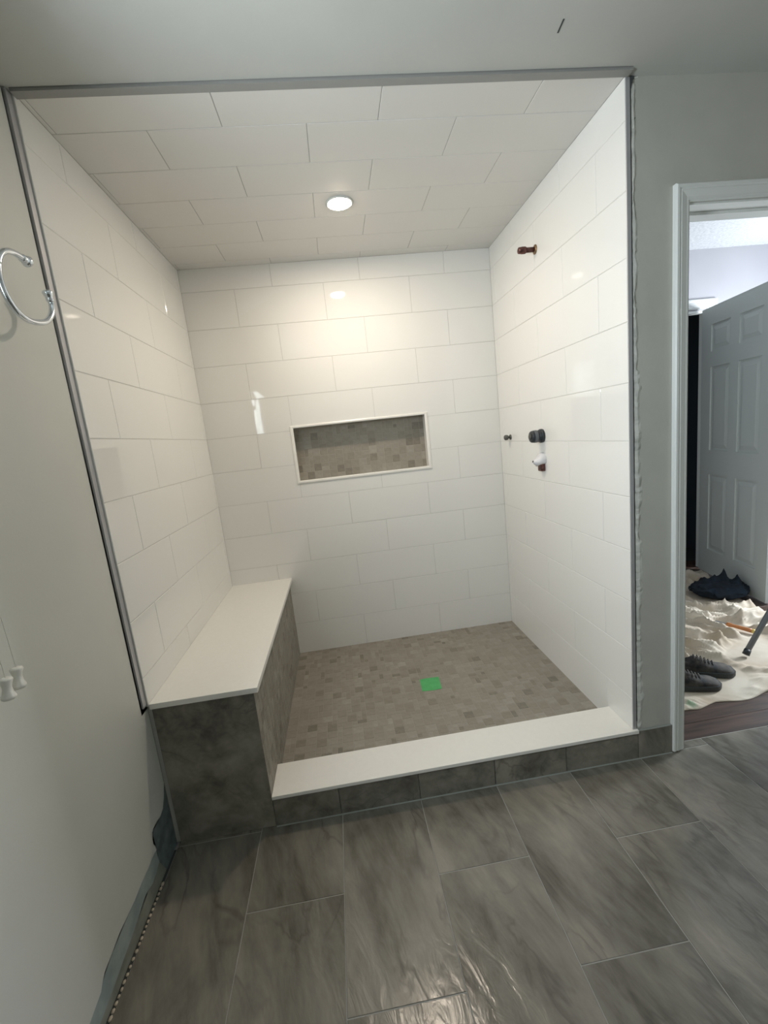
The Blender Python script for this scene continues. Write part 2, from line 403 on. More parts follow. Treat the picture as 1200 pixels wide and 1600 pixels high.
# shower floor: grey mosaic
floor_s = struct(box('floor_shower', (0.33, 0.10, -0.02), (W + 0.05, D + 0.04, ZF - 0.0012), M_mosg))
def mosaic_layout(w_, h_, g=0.0235, seed=3):
    rnd = random.Random(seed); nx, ny = int(math.ceil(w_ / g)), int(math.ceil(h_ / g))
    used = [[False] * ny for _ in range(nx)]; out = []
    for j in range(ny):
        for i in range(nx):
            if used[i][j]: continue
            opts = [(2, 2)] * 12 + [(1, 2)] * 2 + [(2, 1)] * 2 + [(1, 1)]
            rnd.shuffle(opts)
            for a, b in opts + [(1, 1)]:
                if i + a > nx or j + b > ny: continue
                if any(used[i + p][j + q] for p in range(a) for q in range(b)): continue
                for p in range(a):
                    for q in range(b): used[i + p][j + q] = True
                x0, y0, x1, y1 = i * g, j * g, min((i + a) * g, w_), min((j + b) * g, h_)
                if x1 - x0 > 0.004 and y1 - y0 > 0.004: out.append((x0, y0, x1, y1))
                break
    return out
def tone():
    t = random.gauss(0.52, 0.11)
    if random.random() < 0.08: t = random.uniform(0.05, 0.25)
    return max(0.0, min(1.0, t))
def stone_piece(bm, lay, cx, cy, u0, v0, u1, v1, g=0.0022, c=0.001, t=0.005):
    r0 = [(u0 + g/2 + c, v0 + g/2 + c), (u1 - g/2 - c, v0 + g/2 + c), (u1 - g/2 - c, v1 - g/2 - c), (u0 + g/2 + c, v1 - g/2 - c)]
    r1 = [(u0 + g/2, v0 + g/2), (u1 - g/2, v0 + g/2), (u1 - g/2, v1 - g/2), (u0 + g/2, v1 - g/2)]
    z = random.uniform(-0.0004, 0)
    A = [bm.verts.new((x - cx, y - cy, z)) for x, y in r0]
    B = [bm.verts.new((x - cx, y - cy, -c)) for x, y in r1]
    C = [bm.verts.new((x - cx, y - cy, -t)) for x, y in r1]
    fs = [bm.faces.new(A)]
    for p, q in ((B, A), (C, B)):
        for i in range(4): fs.append(bm.faces.new((p[i], p[(i+1) % 4], q[(i+1) % 4], q[i])))
    tn = tone()
    for v in A + B + C: v[lay] = tn
def mosaic(parent, FR, w_, h_, n_ind, key, seed, name='mosaic_stone'):
    L = mosaic_layout(w_, h_, seed=seed); L.sort(key=key)
    for r in L[:n_ind]:
        bm = bmesh.new(); lay = bm.verts.layers.float.new('tone')
        cx, cy = (r[0] + r[2]) / 2, (r[1] + r[3]) / 2
        stone_piece(bm, lay, cx, cy, *r)
        me = bpy.data.meshes.new(name); bm.to_mesh(me); bm.free(); place(name, me, M_mos, parent, FR, cx, cy)
    if len(L) > n_ind:
        bm = bmesh.new(); lay = bm.verts.layers.float.new('tone')
        for r in L[n_ind:]: stone_piece(bm, lay, 0, 0, *r)
        me = bpy.data.meshes.new('mosaic_field'); bm.to_mesh(me); bm.free()
        o = place('mosaic_field', me, M_mos, parent, FR, 0, 0); o['kind'] = 'stuff'
FRf = frame((0.346, 0.13, ZF), (1, 0, 0), (0, 1, 0), (0, 0, 1))
mosaic(floor_s, local_fr(floor_s, FRf), W - 0.346, D - 0.13, 300, lambda r: r[1] + 0.0001 * r[0], 5)

# ---------------------------------------------------------------- structure: bathroom shell
BX1, BY0 = 2.95, -2.7
floor = struct(box('floor', (-0.15, BY0, -0.06), (BX1, 0.035, -0.0012), M_fgrout))
FRg = frame((0, 0, 0), (1, 0, 0), (0, 1, 0), (0, 0, 1))
cols_x = [-0.007, 0.292, 0.5905, 0.889, 1.1875, 1.486, 1.7845, 2.083, 2.3815, 2.68, 2.95]
for ci in range(len(cols_x) - 1):
    x0, x1 = cols_x[ci] + 0.0015, cols_x[ci + 1] - 0.0015
    off = -0.305 if ci % 2 == 1 else -0.005
    if ci == 0: off = -0.02
    ys = [0.033] + [off - 0.6 * k for k in range(0, 5) if off - 0.6 * k < 0.02] + [BY0]
    if ci < 6: ys[0] = 0.003
    for y1, y0 in zip(ys, ys[1:]):
        if y1 - y0 < 0.02: continue
        place('tile', tile_mesh(x1 - x0, y1 - y0 - 0.003, 0.0008, key='floor'), M_floor, floor, local_fr(floor, FRg), (x0 + x1) / 2, (y0 + y1) / 2, 0.0005)
ceiling = struct(box('ceiling', (-0.2, BY0, H), (BX1 + 0.1, -0.040, H + 0.1), M_ceil))
box('ceiling_edge', (W + 0.004, -0.040, H), (BX1 + 0.1, 0.002, H + 0.06), M_ceil, ceiling)
box('ceiling_edge', (-0.2, -0.040, H), (0.0, -0.0205, H + 0.06), M_ceil, ceiling)

# left painted wall in layers, window hole in it
WY0, WY1, WZ0, WZ1 = -1.18, -0.62, 1.50, 2.02
def wall_x(name, xa, xb, y0, y1, z0, z1, hole, m):
    bm = bmesh.new(); a, b, c, d = hole
    for r in ((y0, z0, a, z1), (c, z0, y1, z1), (a, z0, c, b), (a, d, c, z1)): bx(bm, (xa, r[0], r[1]), (xb, r[2], r[3]))
    return obj(name, bm, m)
wall_left = struct(wall_x('wall_left', -0.13, XL - 0.004, BY0, 0.0015, -0.05, H + 0.05, (WY0, WZ0, WY1, WZ1), M_board))
def plate(name, poly, x0, x1, m, parent):
    bm = bmesh.new()
    a = [bm.verts.new((x1, y, z)) for y, z in poly]; b = [bm.verts.new((x0, y, z)) for y, z in poly]
    f = bm.faces.new(a); n = len(poly)
    for i in range(n): bm.faces.new((a[i], b[i], b[(i+1) % n], a[(i+1) % n]))
    bmesh.ops.triangulate(bm, faces=[f]); bmesh.ops.recalc_face_normals(bm, faces=bm.faces[:])
    if True:
        o = obj(name, bm, m, parent)
    return o
paint_edge = [(-0.0515, 0.547), (-0.008, 0.547), (-0.008, 0.255), (-0.030, 0.215), (-0.050, 0.190), (-0.075, 0.183), (-0.100, 0.189), (-0.128, 0.192), (-0.141, 0.186), (-0.148, 0.168), (-0.150, 0.151), (-0.142, 0.135), (-0.139, 0.118),
              (-0.152, 0.122), (-0.171, 0.123), (-0.205, 0.119), (-0.25, 0.121), (-0.30, 0.117), (-0.342, 0.119), (-0.39, 0.122), (-0.434, 0.115), (-0.470, 0.112), (-0.485, 0.104), (-0.499, 0.089), (-0.53, 0.084), (-0.555, 0.080), (-0.66, 0.088), (-0.8, 0.08), (BY0, 0.08)]
# paint skin: below the window, plus three blocks round it
P0 = XL - 0.001
plate('paint_skin', [(BY0, WZ0), (-0.0515, WZ0)] + paint_edge, XL - 0.004, XL, M_paint, wall_left)
bm = bmesh.new()
for r in ((BY0, WZ0, WY0, H), (WY1, WZ0, -0.0515, H), (WY0, WZ1, WY1, H)): bx(bm, (XL - 0.004, r[0], r[1]), (XL, r[2], r[3]))
obj('paint_skin', bm, M_paint, wall_left)
blue = [(-0.137, 0.128), (-0.139, 0.10), (-0.135, 0.07), (-0.165, 0.058), (-0.195, 0.053), (-0.225, 0.062), (-0.247, 0.067), (-0.30, 0.055), (-0.354, 0.047), (-0.40, 0.042), (-0.451, 0.035), (-0.515, 0.03), (-0.8, 0.03), (BY0, 0.03), (BY0, 0.13)]
plate('primer_strip', blue, XL - 0.004, XL - 0.0018, M_primer, wall_left)
hole = [(-0.004, 0.265), (-0.05, 0.21), (-0.152, 0.19), (-0.155, 0.10), (-0.137, 0.075), (-0.10, 0.0), (-0.004, 0.0)]
plate('exposed_backer', hole, XL - 0.004, XL - 0.0028, M_hole, wall_left)
# gap between tile and wall with lumps of thinset
box('floor_gap', (XL - 0.004, BY0, -0.002), (-0.007, -0.03, -0.0005), M_dark, wall_left)
bm = bmesh.new(); y = -0.155
while y > -1.3:
    r = random.uniform(0.0045, 0.0065)
    bmesh.ops.create_icosphere(bm, subdivisions=1, radius=r, matrix=Matrix.Translation((-0.009 + random.uniform(-0.0008, 0.0008), y, 0.001)) @ Matrix.Diagonal((0.85, random.uniform(1.0, 1.5), 0.6, 1)))
    y -= random.uniform(0.0145, 0.019)
o = obj('thinset_lumps', bm, M_thin, wall_left, smooth=True); o['kind'] = 'stuff'

# metal edges and shadow gaps round the shower opening
t1 = struct(box('trim_1', (XL - 0.002, -0.044, 0.567), (-0.0055, -0.0205, H - 0.001), M_metal))
box('shadow_gap', (XL - 0.0035, -0.0515, 0.10), (XL - 0.003, -0.044, H - 0.001), M_dark, t1)
struct(box('trim_2', (0.0, -0.036, H - 0.007), (W + 0.004, -0.008, H + 0.05), mat('grey_caulked_edge', (0.29, 0.29, 0.275), 0.6)))
t3 = struct(box('trim_3', (W + 0.0005, -0.004, 0.129), (W + 0.014, 0.0, H - 0.004), M_metal))
box('shadow_gap', (W + 0.014, -0.0015, 0.16), (W + 0.018, 0.0, H - 0.02), M_dark, t3)

# wall with the doorway
DX0, DX1, DZ = 1.974, 2.73, 2.012
WT = 0.13
bm = bmesh.new()
bx(bm, (W + 0.12 - 0.12, 0.0, 0.0), (DX0, 0.0 + WT, H + 0.05)) if False else None
for r in ((W + 0.0142, 0, DX0, H + 0.05), (DX1, 0, BX1 + 0.05, H + 0.05), (DX0, DZ, DX1, H + 0.05)):
    bx(bm, (r[0], 0.0, r[1]), (r[2], WT, r[3]))
wall_door = struct(obj('wall_right', bm, M_paint_r))
# ragged filler strip beside the metal edge
bm = bmesh.new(); top = []; n = 320
pv = []
for i in range(n + 1):
    z = 0.13 + (H - 0.15) * i / n
    wdt = 0.015 + 0.014 * noise.noise(Vector((0, 3.1, z * 9))) + 0.008 * noise.noise(Vector((4, 0.3, z * 33)))
    wdt = max(0.004, wdt) + (0.010 if z < 1.5 else 0)
    dp = max(0.0012, 0.0038 + 0.0034 * noise.noise(Vector((9, 2, z * 24))) + 0.0026 * noise.noise(Vector((9, 5, z * 70))))
    x0 = W + 0.0185
    pv.append([bm.verts.new((x0, -dp, z)), bm.verts.new((x0 + wdt * 0.55, -dp * 0.9 - 0.001 * noise.noise(Vector((1, 7, z * 40))), z)), bm.verts.new((x0 + wdt, -0.0001, z)), bm.verts.new((x0, 0.0, z))])
for a, b in zip(pv, pv[1:]):
    for k in range(3): bm.faces.new((a[k], a[k+1], b[k+1], b[k]))
bmesh.ops.recalc_face_normals(bm, faces=bm.faces[:])
obj('plaster_edge', bm, M_patch, wall_door)
def blot(pts, name, m, parent, y=-0.0012):
    bm = bmesh.new(); a = [bm.verts.new((x, y, z)) for x, z in pts]; b = [bm.verts.new((x, 0.0, z)) for x, z in pts]
    bm.faces.new(a); k = len(a)
    for i in range(k): bm.faces.new((a[i], a[(i+1) % k], b[(i+1) % k], b[i]))
    bmesh.ops.recalc_face_normals(bm, faces=bm.faces[:]); return obj(name, bm, m, parent)
blot([(1.783, 2.256), (1.787, 2.2535), (1.7905, 2.259), (1.794, 2.266), (1.790, 2.2665), (1.7845, 2.262)], 'wall_hole', M_dark, wall_door)
blot([(1.776, 2.378), (1.789, 2.377), (1.7835, 2.366), (1.780, 2.352), (1.776, 2.338)], 'corner_chip', M_dark, wall_door, -0.0045)
blot([(1.789, 2.376), (1.803, 2.378), (1.803, 2.3745), (1.79, 2.371)], 'corner_chip', M_patch, wall_door, -0.002)

# casing round the doorway (mitred, moulded profile)
prof = [(0.0, 0.0), (0.0, 0.014), (0.004, 0.018), (0.012, 0.018), (0.016, 0.015), (0.020, 0.0165), (0.040, 0.0125), (0.046, 0.0125), (0.048, 0.009), (0.052, 0.009), (0.052, 0.0)]
def casing(parent, name, x0, x1, z1, y, sgn, m, wd=0.052, z0=0.006):
    """outer edge x0/x1/z1; profile goes inwards"""
    k = wd / 0.052
    for side in ('l', 'r', 't'):
        bm = bmesh.new(); A = []; B = []
        for u, t in prof:
            u *= k; yy = y - sgn * t
            if side == 'l': A.append((x0 + u, yy, z0)); B.append((x0 + u, yy, z1 - u))
            elif side == 'r': A.append((x1 - u, yy, z0)); B.append((x1 - u, yy, z1 - u))
            else: A.append((x0 + u, yy, z1 - u)); B.append((x1 - u, yy, z1 - u))
        a = [bm.verts.new(p) for p in A]; b = [bm.verts.new(p) for p in B]; n = len(a)
        for i in range(n): bm.faces.new((a[i], a[(i+1) % n], b[(i+1) % n], b[i]))
        bm.faces.new(a); bm.faces.new(b[::-1]); bmesh.ops.recalc_face_normals(bm, faces=bm.faces[:])
        obj(name, bm, m, parent)
d1 = bpy.data.objects.new('door_1', None); COL.objects.link(d1); struct(d1)
casing(d1, 'casing', 1.922, 2.782, 2.066, 0.0, 1, M_trim)
casing(d1, 'casing', 1.922, 2.782, 2.066, WT, -1, M_trim)
box('jamb', (DX0 - 0.0005, 0.0, 0.0), (DX0 + 0.004, WT, DZ), M_trim, d1)
box('jamb', (DX1 - 0.004, 0.0, 0.0), (DX1, WT, DZ), M_trim, d1)
box('head_jamb', (DX0 + 0.004, 0.0, DZ - 0.006), (DX1 - 0.004, WT, DZ + 0.0005), M_trim, d1)
box('door_stop', (DX0 + 0.004, 0.052, DZ - 0.017), (DX1 - 0.004, 0.086, DZ - 0.006), M_trim, d1, 0.002)
# stone baseboard between curb and casing
bb = struct(box('baseboard_right', (W + 0.0185, -0.0105, 0.0), (1.9215, -0.0005, 0.119), M_stonev))
box('cut_edge', (W + 0.0185, -0.0105, 0.1191), (1.9215, -0.0005, 0.1215), M_seal, bb)

# remaining bathroom walls (behind the camera and to the right)
struct(box('wall_front', (-0.2, BY0 - 0.1, -0.05), (BX1 + 0.1, BY0, H + 0.05), M_paint))
struct(box('wall_far_right', (BX1, BY0, -0.05), (BX1 + 0.1, 0.0, H + 0.05), M_paint_r))

# window on the left wall, just out of frame
w1 = bpy.data.objects.new('window_1', None); COL.objects.link(w1); struct(w1)
box('window_frame', (-0.075, WY0, WZ0), (-0.035, WY0 + 0.035, WZ1), M_trim, w1)
box('window_frame', (-0.075, WY1 - 0.035, WZ0), (-0.035, WY1, WZ1), M_trim, w1)
box('window_frame', (-0.075, WY0 + 0.035, WZ0), (-0.035, WY1 - 0.035, WZ0 + 0.035), M_trim, w1)
box('window_frame', (-0.075, WY0 + 0.035, WZ1 - 0.035), (-0.035, WY1 - 0.035, WZ1), M_trim, w1)
box('window_sill', (-0.035, WY0 - 0.03, WZ0 - 0.022), (0.022, WY1 + 0.03, WZ0), M_trim, w1, 0.003)
box('raised_blind', (-0.010, WY0 + 0.01, WZ1 - 0.095), (0.040, WY1 + 0.03, WZ1), M_trim, w1, 0.004)

# ---------------------------------------------------------------- shower bench, curb, niche
bench = thing('shower_bench', 'built-in shower bench with white slab seat and dark grey stone front', 'bench', (0, 0, 0))
box('core', (0.001, -0.0005, -0.0015), (0.3375, D - 0.001, 0.5465), M_dark, bench)
p_ = place('front_tile', tile_mesh(0.343, 0.545, 0.001), M_stonev, bench, frame((0, -0.0095, 0), (1, 0, 0), (0, 0, 1), (0, -1, 0)), 0.1735, 0.2735)
box('seat_slab', (0.0005, -0.021, 0.547), (0.3632, D - 0.0005, 0.567), M_slab, bench, 0.0015)
mosaic(bench, frame((0.3455, -0.008, 0.05), (0, 1, 0), (0, 0, 1), (1, 0, 0)), D + 0.005, 0.496, 60, lambda r: r[0], 11)
box('mosaic_grout', (0.338, -0.0085, 0.02), (0.3440, D - 0.001, 0.5465), M_mosg, bench)

curb = thing('shower_curb', 'low shower curb faced in dark grey stone with a white slab on top', 'curb', (0, 0, 0))
box('core', (0.346, -0.0005, -0.0015), (W - 0.001, 0.14, 0.1135), M_grout, curb)
cj = [0.346, 0.587, 0.889, 1.187, 1.4765, W + 0.018]
for a, b in zip(cj, cj[1:]):
    place('face_tile', tile_mesh(b - a - 0.0025, 0.112, 0.0008), M_stonev, curb, frame((0, -0.0095, 0), (1, 0, 0), (0, 0, 1), (0, -1, 0)), (a + b) / 2, 0.0565, 0.001)
box('top_slab', (0.3460, -0.0155, 0.1138), (W - 0.0005, 0.151, 0.128), M_slab, curb, 0.0015)
box('slab_end', (W - 0.0005, -0.0155, 0.1138), (W + 0.017, -0.0045, 0.128), M_slab, curb)
box('caulk_line', (0.346, -0.0155, -0.0015), (1.92, -0.0098, 0.0012), M_seal, curb)

niche = thing('shower_niche', 'recessed shower niche lined with grey mosaic and framed in white', 'niche', (0, 0, 0))
nx0, nz0, nx1, nz1 = NI; ND = 0.085
for nm, a, b, m in (('side_panel', (nx0, D + 0.001, nz0), (nx0 + 0.006, D + ND, nz1), M_tile), ('side_panel', (nx1 - 0.006, D + 0.001, nz0), (nx1, D + ND, nz1), M_tile),
                    ('bottom_panel', (nx0 + 0.006, D + 0.001, nz0), (nx1 - 0.006, D + ND, nz0 + 0.006), M_tile), ('top_panel', (nx0 + 0.006, D + 0.001, nz1 - 0.006), (nx1 - 0.006, D + ND, nz1), M_tile),
                    ('back_panel', (nx0 - 0.01, D + ND, nz0 - 0.01), (nx1 + 0.01, D + ND + 0.012, nz1 + 0.01), M_mosg)):
    box(nm, a, b, m, niche)
mosaic(niche, frame((nx0 + 0.006, D + ND - 0.001, nz0 + 0.006), (1, 0, 0), (0, 0, 1), (0, -1, 0)), nx1 - nx0 - 0.012, nz1 - nz0 - 0.012, 300, lambda r: r[1], 23)
fw = 0.019
def mitre(a, b, c, d, name):
    """a,b outer; c,d inner, in x,z"""
    bm = bmesh.new(); y0, y1, y2 = D + 0.002, D - 0.004, D - 0.0065
    mid = lambda p, q, t: (p[0] + (q[0] - p[0]) * t, p[1] + (q[1] - p[1]) * t)
    A = []; B = []
    for t, y in ((0, y0), (0, y1), (0.3, y2), (0.75, y2), (1, y1), (1, y0)):
        p = mid(a, d, t); q = mid(b, c, t); A.append(bm.verts.new((p[0], y, p[1]))); B.append(bm.verts.new((q[0], y, q[1])))
    n = len(A)
    for i in range(n): bm.faces.new((A[i], A[(i+1) % n], B[(i+1) % n], B[i]))
    bm.faces.new(A); bm.faces.new(B[::-1]); bmesh.ops.recalc_face_normals(bm, faces=bm.faces[:])
    obj(name, bm, M_slab, niche)
ox0, oz0, ox1, oz1 = nx0 - 0.008, nz0 - 0.008, nx1 + 0.008, nz1 + 0.006
ix0, iz0, ix1, iz1 = ox0 + fw, oz0 + fw, ox1 - fw, oz1 - fw + 0.004
O = [(ox0, oz0), (ox1, oz0), (ox1, oz1), (ox0, oz1)]; I = [(ix0, iz0), (ix1, iz0), (ix1, iz1), (ix0, iz1)]
for k in range(4): mitre(O[k], O[(k+1) % 4], I[(k+1) % 4], I[k], 'frame_strip')

# ---------------------------------------------------------------- lamp in the shower ceiling
lamp = thing('recessed_light', 'round recessed light glowing in the tiled shower ceiling', 'light', (LAMP[0], LAMP[1], H))
bm = bmesh.new(); lathe(bm, [(0.058, 0.001), (0.060, -0.003), (0.056, -0.006), (0.050, -0.006), (0.048, -0.001), (0.048, 0.001)], 'z', 40); obj('trim_ring', bm, M_trim, lamp, smooth=True)
bm = bmesh.new(); lathe(bm, [(0.047, -0.001), (0.047, -0.007), (0.040, -0.0105), (0.02, -0.0125), (0.0, -0.013)], 'z', 40); obj('lens', bm, M_lens, lamp, smooth=True)

# ---------------------------------------------------------------- plumbing stubs on the right wall
def stub(name, label, cat, y, z, group=None): return thing(name, label, cat, (W, y, z), group)
a_ = stub('shower_arm_stub', 'capped copper pipe stub high on the right tiled wall', 'pipe', 0.642, 2.141)
bm = bmesh.new(); lathe(bm, [(0.021, 0.002), (0.021, -0.002), (0.013, -0.006), (0.011, -0.006)], 'x', 20); obj('escutcheon', bm, M_brass, a_, smooth=True)
bm = bmesh.new(); lathe(bm, [(0.011, 0.0), (0.011, -0.052)], 'x', 20); obj('pipe', bm, M_copper, a_, smooth=True)
bm = bmesh.new(); lathe(bm, [(0.0145, -0.046), (0.0155, -0.050), (0.0155, -0.066), (0.0145, -0.067), (0.0145, -0.069), (0.0135, -0.080), (0.010, -0.082)], 'x', 20); obj('cap', bm, M_copper, a_, smooth=True)
b_ = stub('small_pipe_stub', 'small dark round pipe plug nearest the back corner', 'pipe', 1.055, 1.285)
bm = bmesh.new(); lathe(bm, [(0.016, 0.002), (0.016, -0.003), (0.010, -0.008)], 'x', 18); obj('escutcheon', bm, M_darkgrey, b_, smooth=True)
bm = bmesh.new(); lathe(bm, [(0.006, -0.004), (0.006, -0.018)], 'x', 14); obj('pipe', bm, M_darkgrey, b_, smooth=True)
bm = bmesh.new(); lathe(bm, [(0.010, -0.015), (0.0145, -0.019), (0.016, -0.026), (0.0155, -0.033), (0.012, -0.038), (0.007, -0.040)], 'x', 18); obj('plug', bm, M_darkgrey, b_, smooth=True)
c_ = stub('valve_stub', 'black shower valve cylinder sticking out above the white spout cap', 'valve', 0.655, 1.288)
bm = bmesh.new(); lathe(bm, [(0.034, 0.002), (0.034, -0.012), (0.030, -0.014)], 'x', 28); obj('collar', bm, M_black, c_, smooth=True)
bm = bmesh.new(); lathe(bm, [(0.030, -0.010), (0.030, -0.020), (0.028, -0.021), (0.028, -0.027), (0.030, -0.028), (0.029, -0.055), (0.026, -0.060)], 'x', 28); obj('cartridge_sleeve', bm, M_black, c_, smooth=True)
bm = bmesh.new(); lathe(bm, [(0.0305, -0.030), (0.0308, -0.034), (0.0308, -0.044), (0.0302, -0.047)], 'x', 28); obj('printed_band', bm, mat('grey_print', (0.10, 0.11, 0.12), 0.5), c_, smooth=True)
bm = bmesh.new(); lathe(bm, [(0.0135, -0.058), (0.0135, -0.066), (0.011, -0.068)], 'x', 16); obj('stem', bm, M_darkgrey, c_, smooth=True)
d_ = stub('spout_pipe_stub', 'copper tub spout pipe stub wrapped in white plastic below the black valve', 'pipe', 0.655, 1.165)
bm = bmesh.new(); bx(bm, (-0.022, -0.019, -0.052), (0.002, 0.019, -0.012), 0.003); obj('copper_elbow', bm, M_copper, d_)
bm = bmesh.new(); lathe(bm, [(0.035, 0.001), (0.036, -0.004), (0.034, -0.012), (0.030, -0.026), (0.022, -0.038), (0.012, -0.046), (0.009, -0.052), (0.005, -0.054)], 'x', 20)
for v in bm.verts:
    k = noise.noise(v.co * 55) * 0.004; v.co.y += k; v.co.z += k * 0.8 + (0.006 if v.co.x > -0.02 else -0.004)
    if v.co.z < -0.012 and v.co.x > -0.03: v.co.z = -0.012 + (v.co.z + 0.012) * 0.4
obj('plastic_wrap', bm, M_whitepl, d_, smooth=True)
bm = bmesh.new(); lathe(bm, [(0.0045, -0.050), (0.005, -0.056), (0.003, -0.058)], 'x', 12); obj('tie', bm, M_darkgrey, d_, smooth=True)

# ---------------------------------------------------------------- green tape over the drain
bm = bmesh.new(); q = [(1.027, 0.690), (1.060, 0.693), (1.131, 0.689), (1.122, 0.578), (1.08, 0.575), (1.020, 0.582)]
top = [bm.verts.new((x - 1.075, y - 0.633, 0.0012)) for x, y in q]; bot = [bm.verts.new((x - 1.075, y - 0.633, 0.0)) for x, y in q]
bm.faces.new(top); n = len(q)
for i in range(n): bm.faces.new((top[i], bot[i], bot[(i+1) % n], top[(i+1) % n]))
bmesh.ops.recalc_face_normals(bm, faces=bm.faces[:])
tag(obj('drain_tape', bm, M_tape, None, (1.075, 0.633, ZF + 0.0002)), 'bright green tape square covering the drain on the mosaic floor', 'tape')

# ---------------------------------------------------------------- towel ring
tr = thing('towel_ring', 'open chrome towel ring on the painted left wall', 'towel ring', (XL, -0.36, 1.845))
ox = Vector((XL, -0.36, 1.845)); XR = 0.05
bm = bmesh.new(); lathe(bm, [(0.026, 0.0), (0.026, 0.006), (0.016, 0.012), (0.010, 0.020), (0.009, 0.058), (0.013, 0.062), (0.013, 0.072), (0.009, 0.076)], 'x', 24); obj('wall_post', bm, M_chrome, tr, smooth=True)
P = [(-0.226, 1.882), (-0.262, 1.884), (-0.290, 1.878), (-0.312, 1.864), (-0.328, 1.842), (-0.336, 1.815), (-0.336, 1.795), (-0.329, 1.772), (-0.316, 1.754), (-0.298, 1.741), (-0.276, 1.7345), (-0.255, 1.734), (-0.232, 1.738), (-0.205, 1.746), (-0.182, 1.760), (-0.165, 1.779), (-0.158, 1.800), (-0.163, 1.822)]
def spl(P, k=5):
    out = []
    for i in range(len(P) - 1):
        p0 = Vector(P[max(i-1, 0)]); p1 = Vector(P[i]); p2 = Vector(P[i+1]); p3 = Vector(P[min(i+2, len(P)-1)])
        for j in range(k):
            t = j / k; out.append(0.5 * ((2*p1) + (-p0+p2)*t + (2*p0-5*p1+4*p2-p3)*t*t + (-p0+3*p1-3*p2+p3)*t**3))
    out.append(Vector(P[-1])); return out
cp = spl([(XR - ox.x, y - ox.y, z - ox.z) for y, z in P])
bm = bmesh.new(); tube(bm, cp, 0.0070, 14); obj('ring_tube', bm, M_chrome, tr, smooth=True)
bm = bmesh.new(); tube(bm, [(XR - ox.x, -0.011, 0.002), (XR - ox.x, 0.030, -0.008)], 0.0075, 12); obj('hanger', bm, M_chrome, tr, smooth=True)
def finial(end, direction, r=0.0135):
    d = Vector(direction).normalized(); e = Vector(end); bm = bmesh.new()
    pts = [e - d * 0.016, e - d * 0.012, e - d * 0.008, e - d * 0.004, e, e + d * 0.006, e + d * 0.011, e + d * 0.0135]
    tube(bm, pts, [0.007, 0.0095, 0.0085, 0.0085, r * 0.85, r, r * 0.8, r * 0.3], 18); obj('end_cap', bm, M_chrome, tr, smooth=True)
finial(cp[0], cp[0] - cp[4]); finial(cp[-1], cp[-1] - cp[-5], 0.0125)

# ---------------------------------------------------------------- blind cords with tassels
for k, (yy, zz, lab) in enumerate(((-0.574, 0.983, 'white blind cord with the lower, nearer white tassel'), (-0.543, 0.989, 'white blind cord with the higher tassel, further from the camera'))):
    t_ = thing('blind_cord', lab, 'cord', (0.03, yy, zz), 'blind cords on the left wall')
    bm = bmesh.new(); tube(bm, [(0, 0, -0.004), (-0.002, -0.004, 0.25), (-0.002, -0.012 - 0.01 * k, 0.6), (-0.004, -0.025 - 0.02 * k, 0.935)], 0.0007, 8); obj('cord', bm, M_cord, t_, smooth=True)
    bm = bmesh.new(); lathe(bm, [(0.006, 0.0), (0.0105, -0.002), (0.0118, -0.005), (0.0092, -0.013), (0.0078, -0.021), (0.0092, -0.030), (0.0128, -0.038), (0.0128, -0.042), (0.010, -0.045), (0.003, -0.046)], 'z', 20)
    o = obj('tassel', bm, M_tassel, t_, smooth=True)
    o.rotation_euler = (math.radians(-6), 0, 0)

# ceiling scratch
bm = bmesh.new(); bx(bm, (-0.002, -0.020, -0.0008), (0.002, 0.020, 0.0))
o = obj('ceiling_nick', bm, M_dark, ceiling, Vector((1.459, -0.176, H)) - ceiling.location); o.rotation_euler = (0, 0, math.radians(-6))

# ---------------------------------------------------------------- the room beyond the doorway
RX0, RX1, RY1, RH = 1.2, 4.9, 1.78, 2.478
fl2 = struct(box('floor_bedroom', (1.88, 0.035, -0.06), (RX1, 4.2, -0.0095), M_dark))
yy = 0.036; k = 0
while yy < 4.1:
    wdt = 0.088; xx = 1.9 - [0.35, 0.0, 0.6, 0.2][k % 4]
    while xx < RX1:
        ln = 0.95; a, b = max(xx, 1.9), min(xx + ln, RX1)
        if b - a > 0.05 and yy < 1.95:
            place('plank', tile_mesh(b - a - 0.001, wdt - 0.001, 0.0006, key='plank'), M_wood, fl2, Matrix.Translation(-fl2.location) @ Matrix.Translation((0, 0, -0.001)), (a + b) / 2, yy + wdt / 2)
        xx += ln
    yy += wdt; k += 1
struct(box('ceiling_bedroom', (RX0, WT, RH), (RX1 + 0.1, 4.2, RH + 0.1), M_pop))
struct(box('wall_bedroom_side', (RX0 + 0.5, D + 0.15, -0.05), (1.88, 4.1, RH), M_lav))
struct(box('wall_bedroom_near', (1.882, 0.131, 2.013), (2.73, 0.1315, 2.0135), M_lav)) if False else None
bm = bmesh.new(); bx(bm, (BX1 + 0.05, 0.0, -0.05), (RX1, WT, RH)); struct(obj('wall_bedroom_near', bm, M_lav))
bm = bmesh.new(); bx(bm, (1.7, 0.02, H + 0.05), (BX1 + 0.05, WT, RH + 0.05)); struct(obj('wall_bedroom_upper', bm, M_lav))
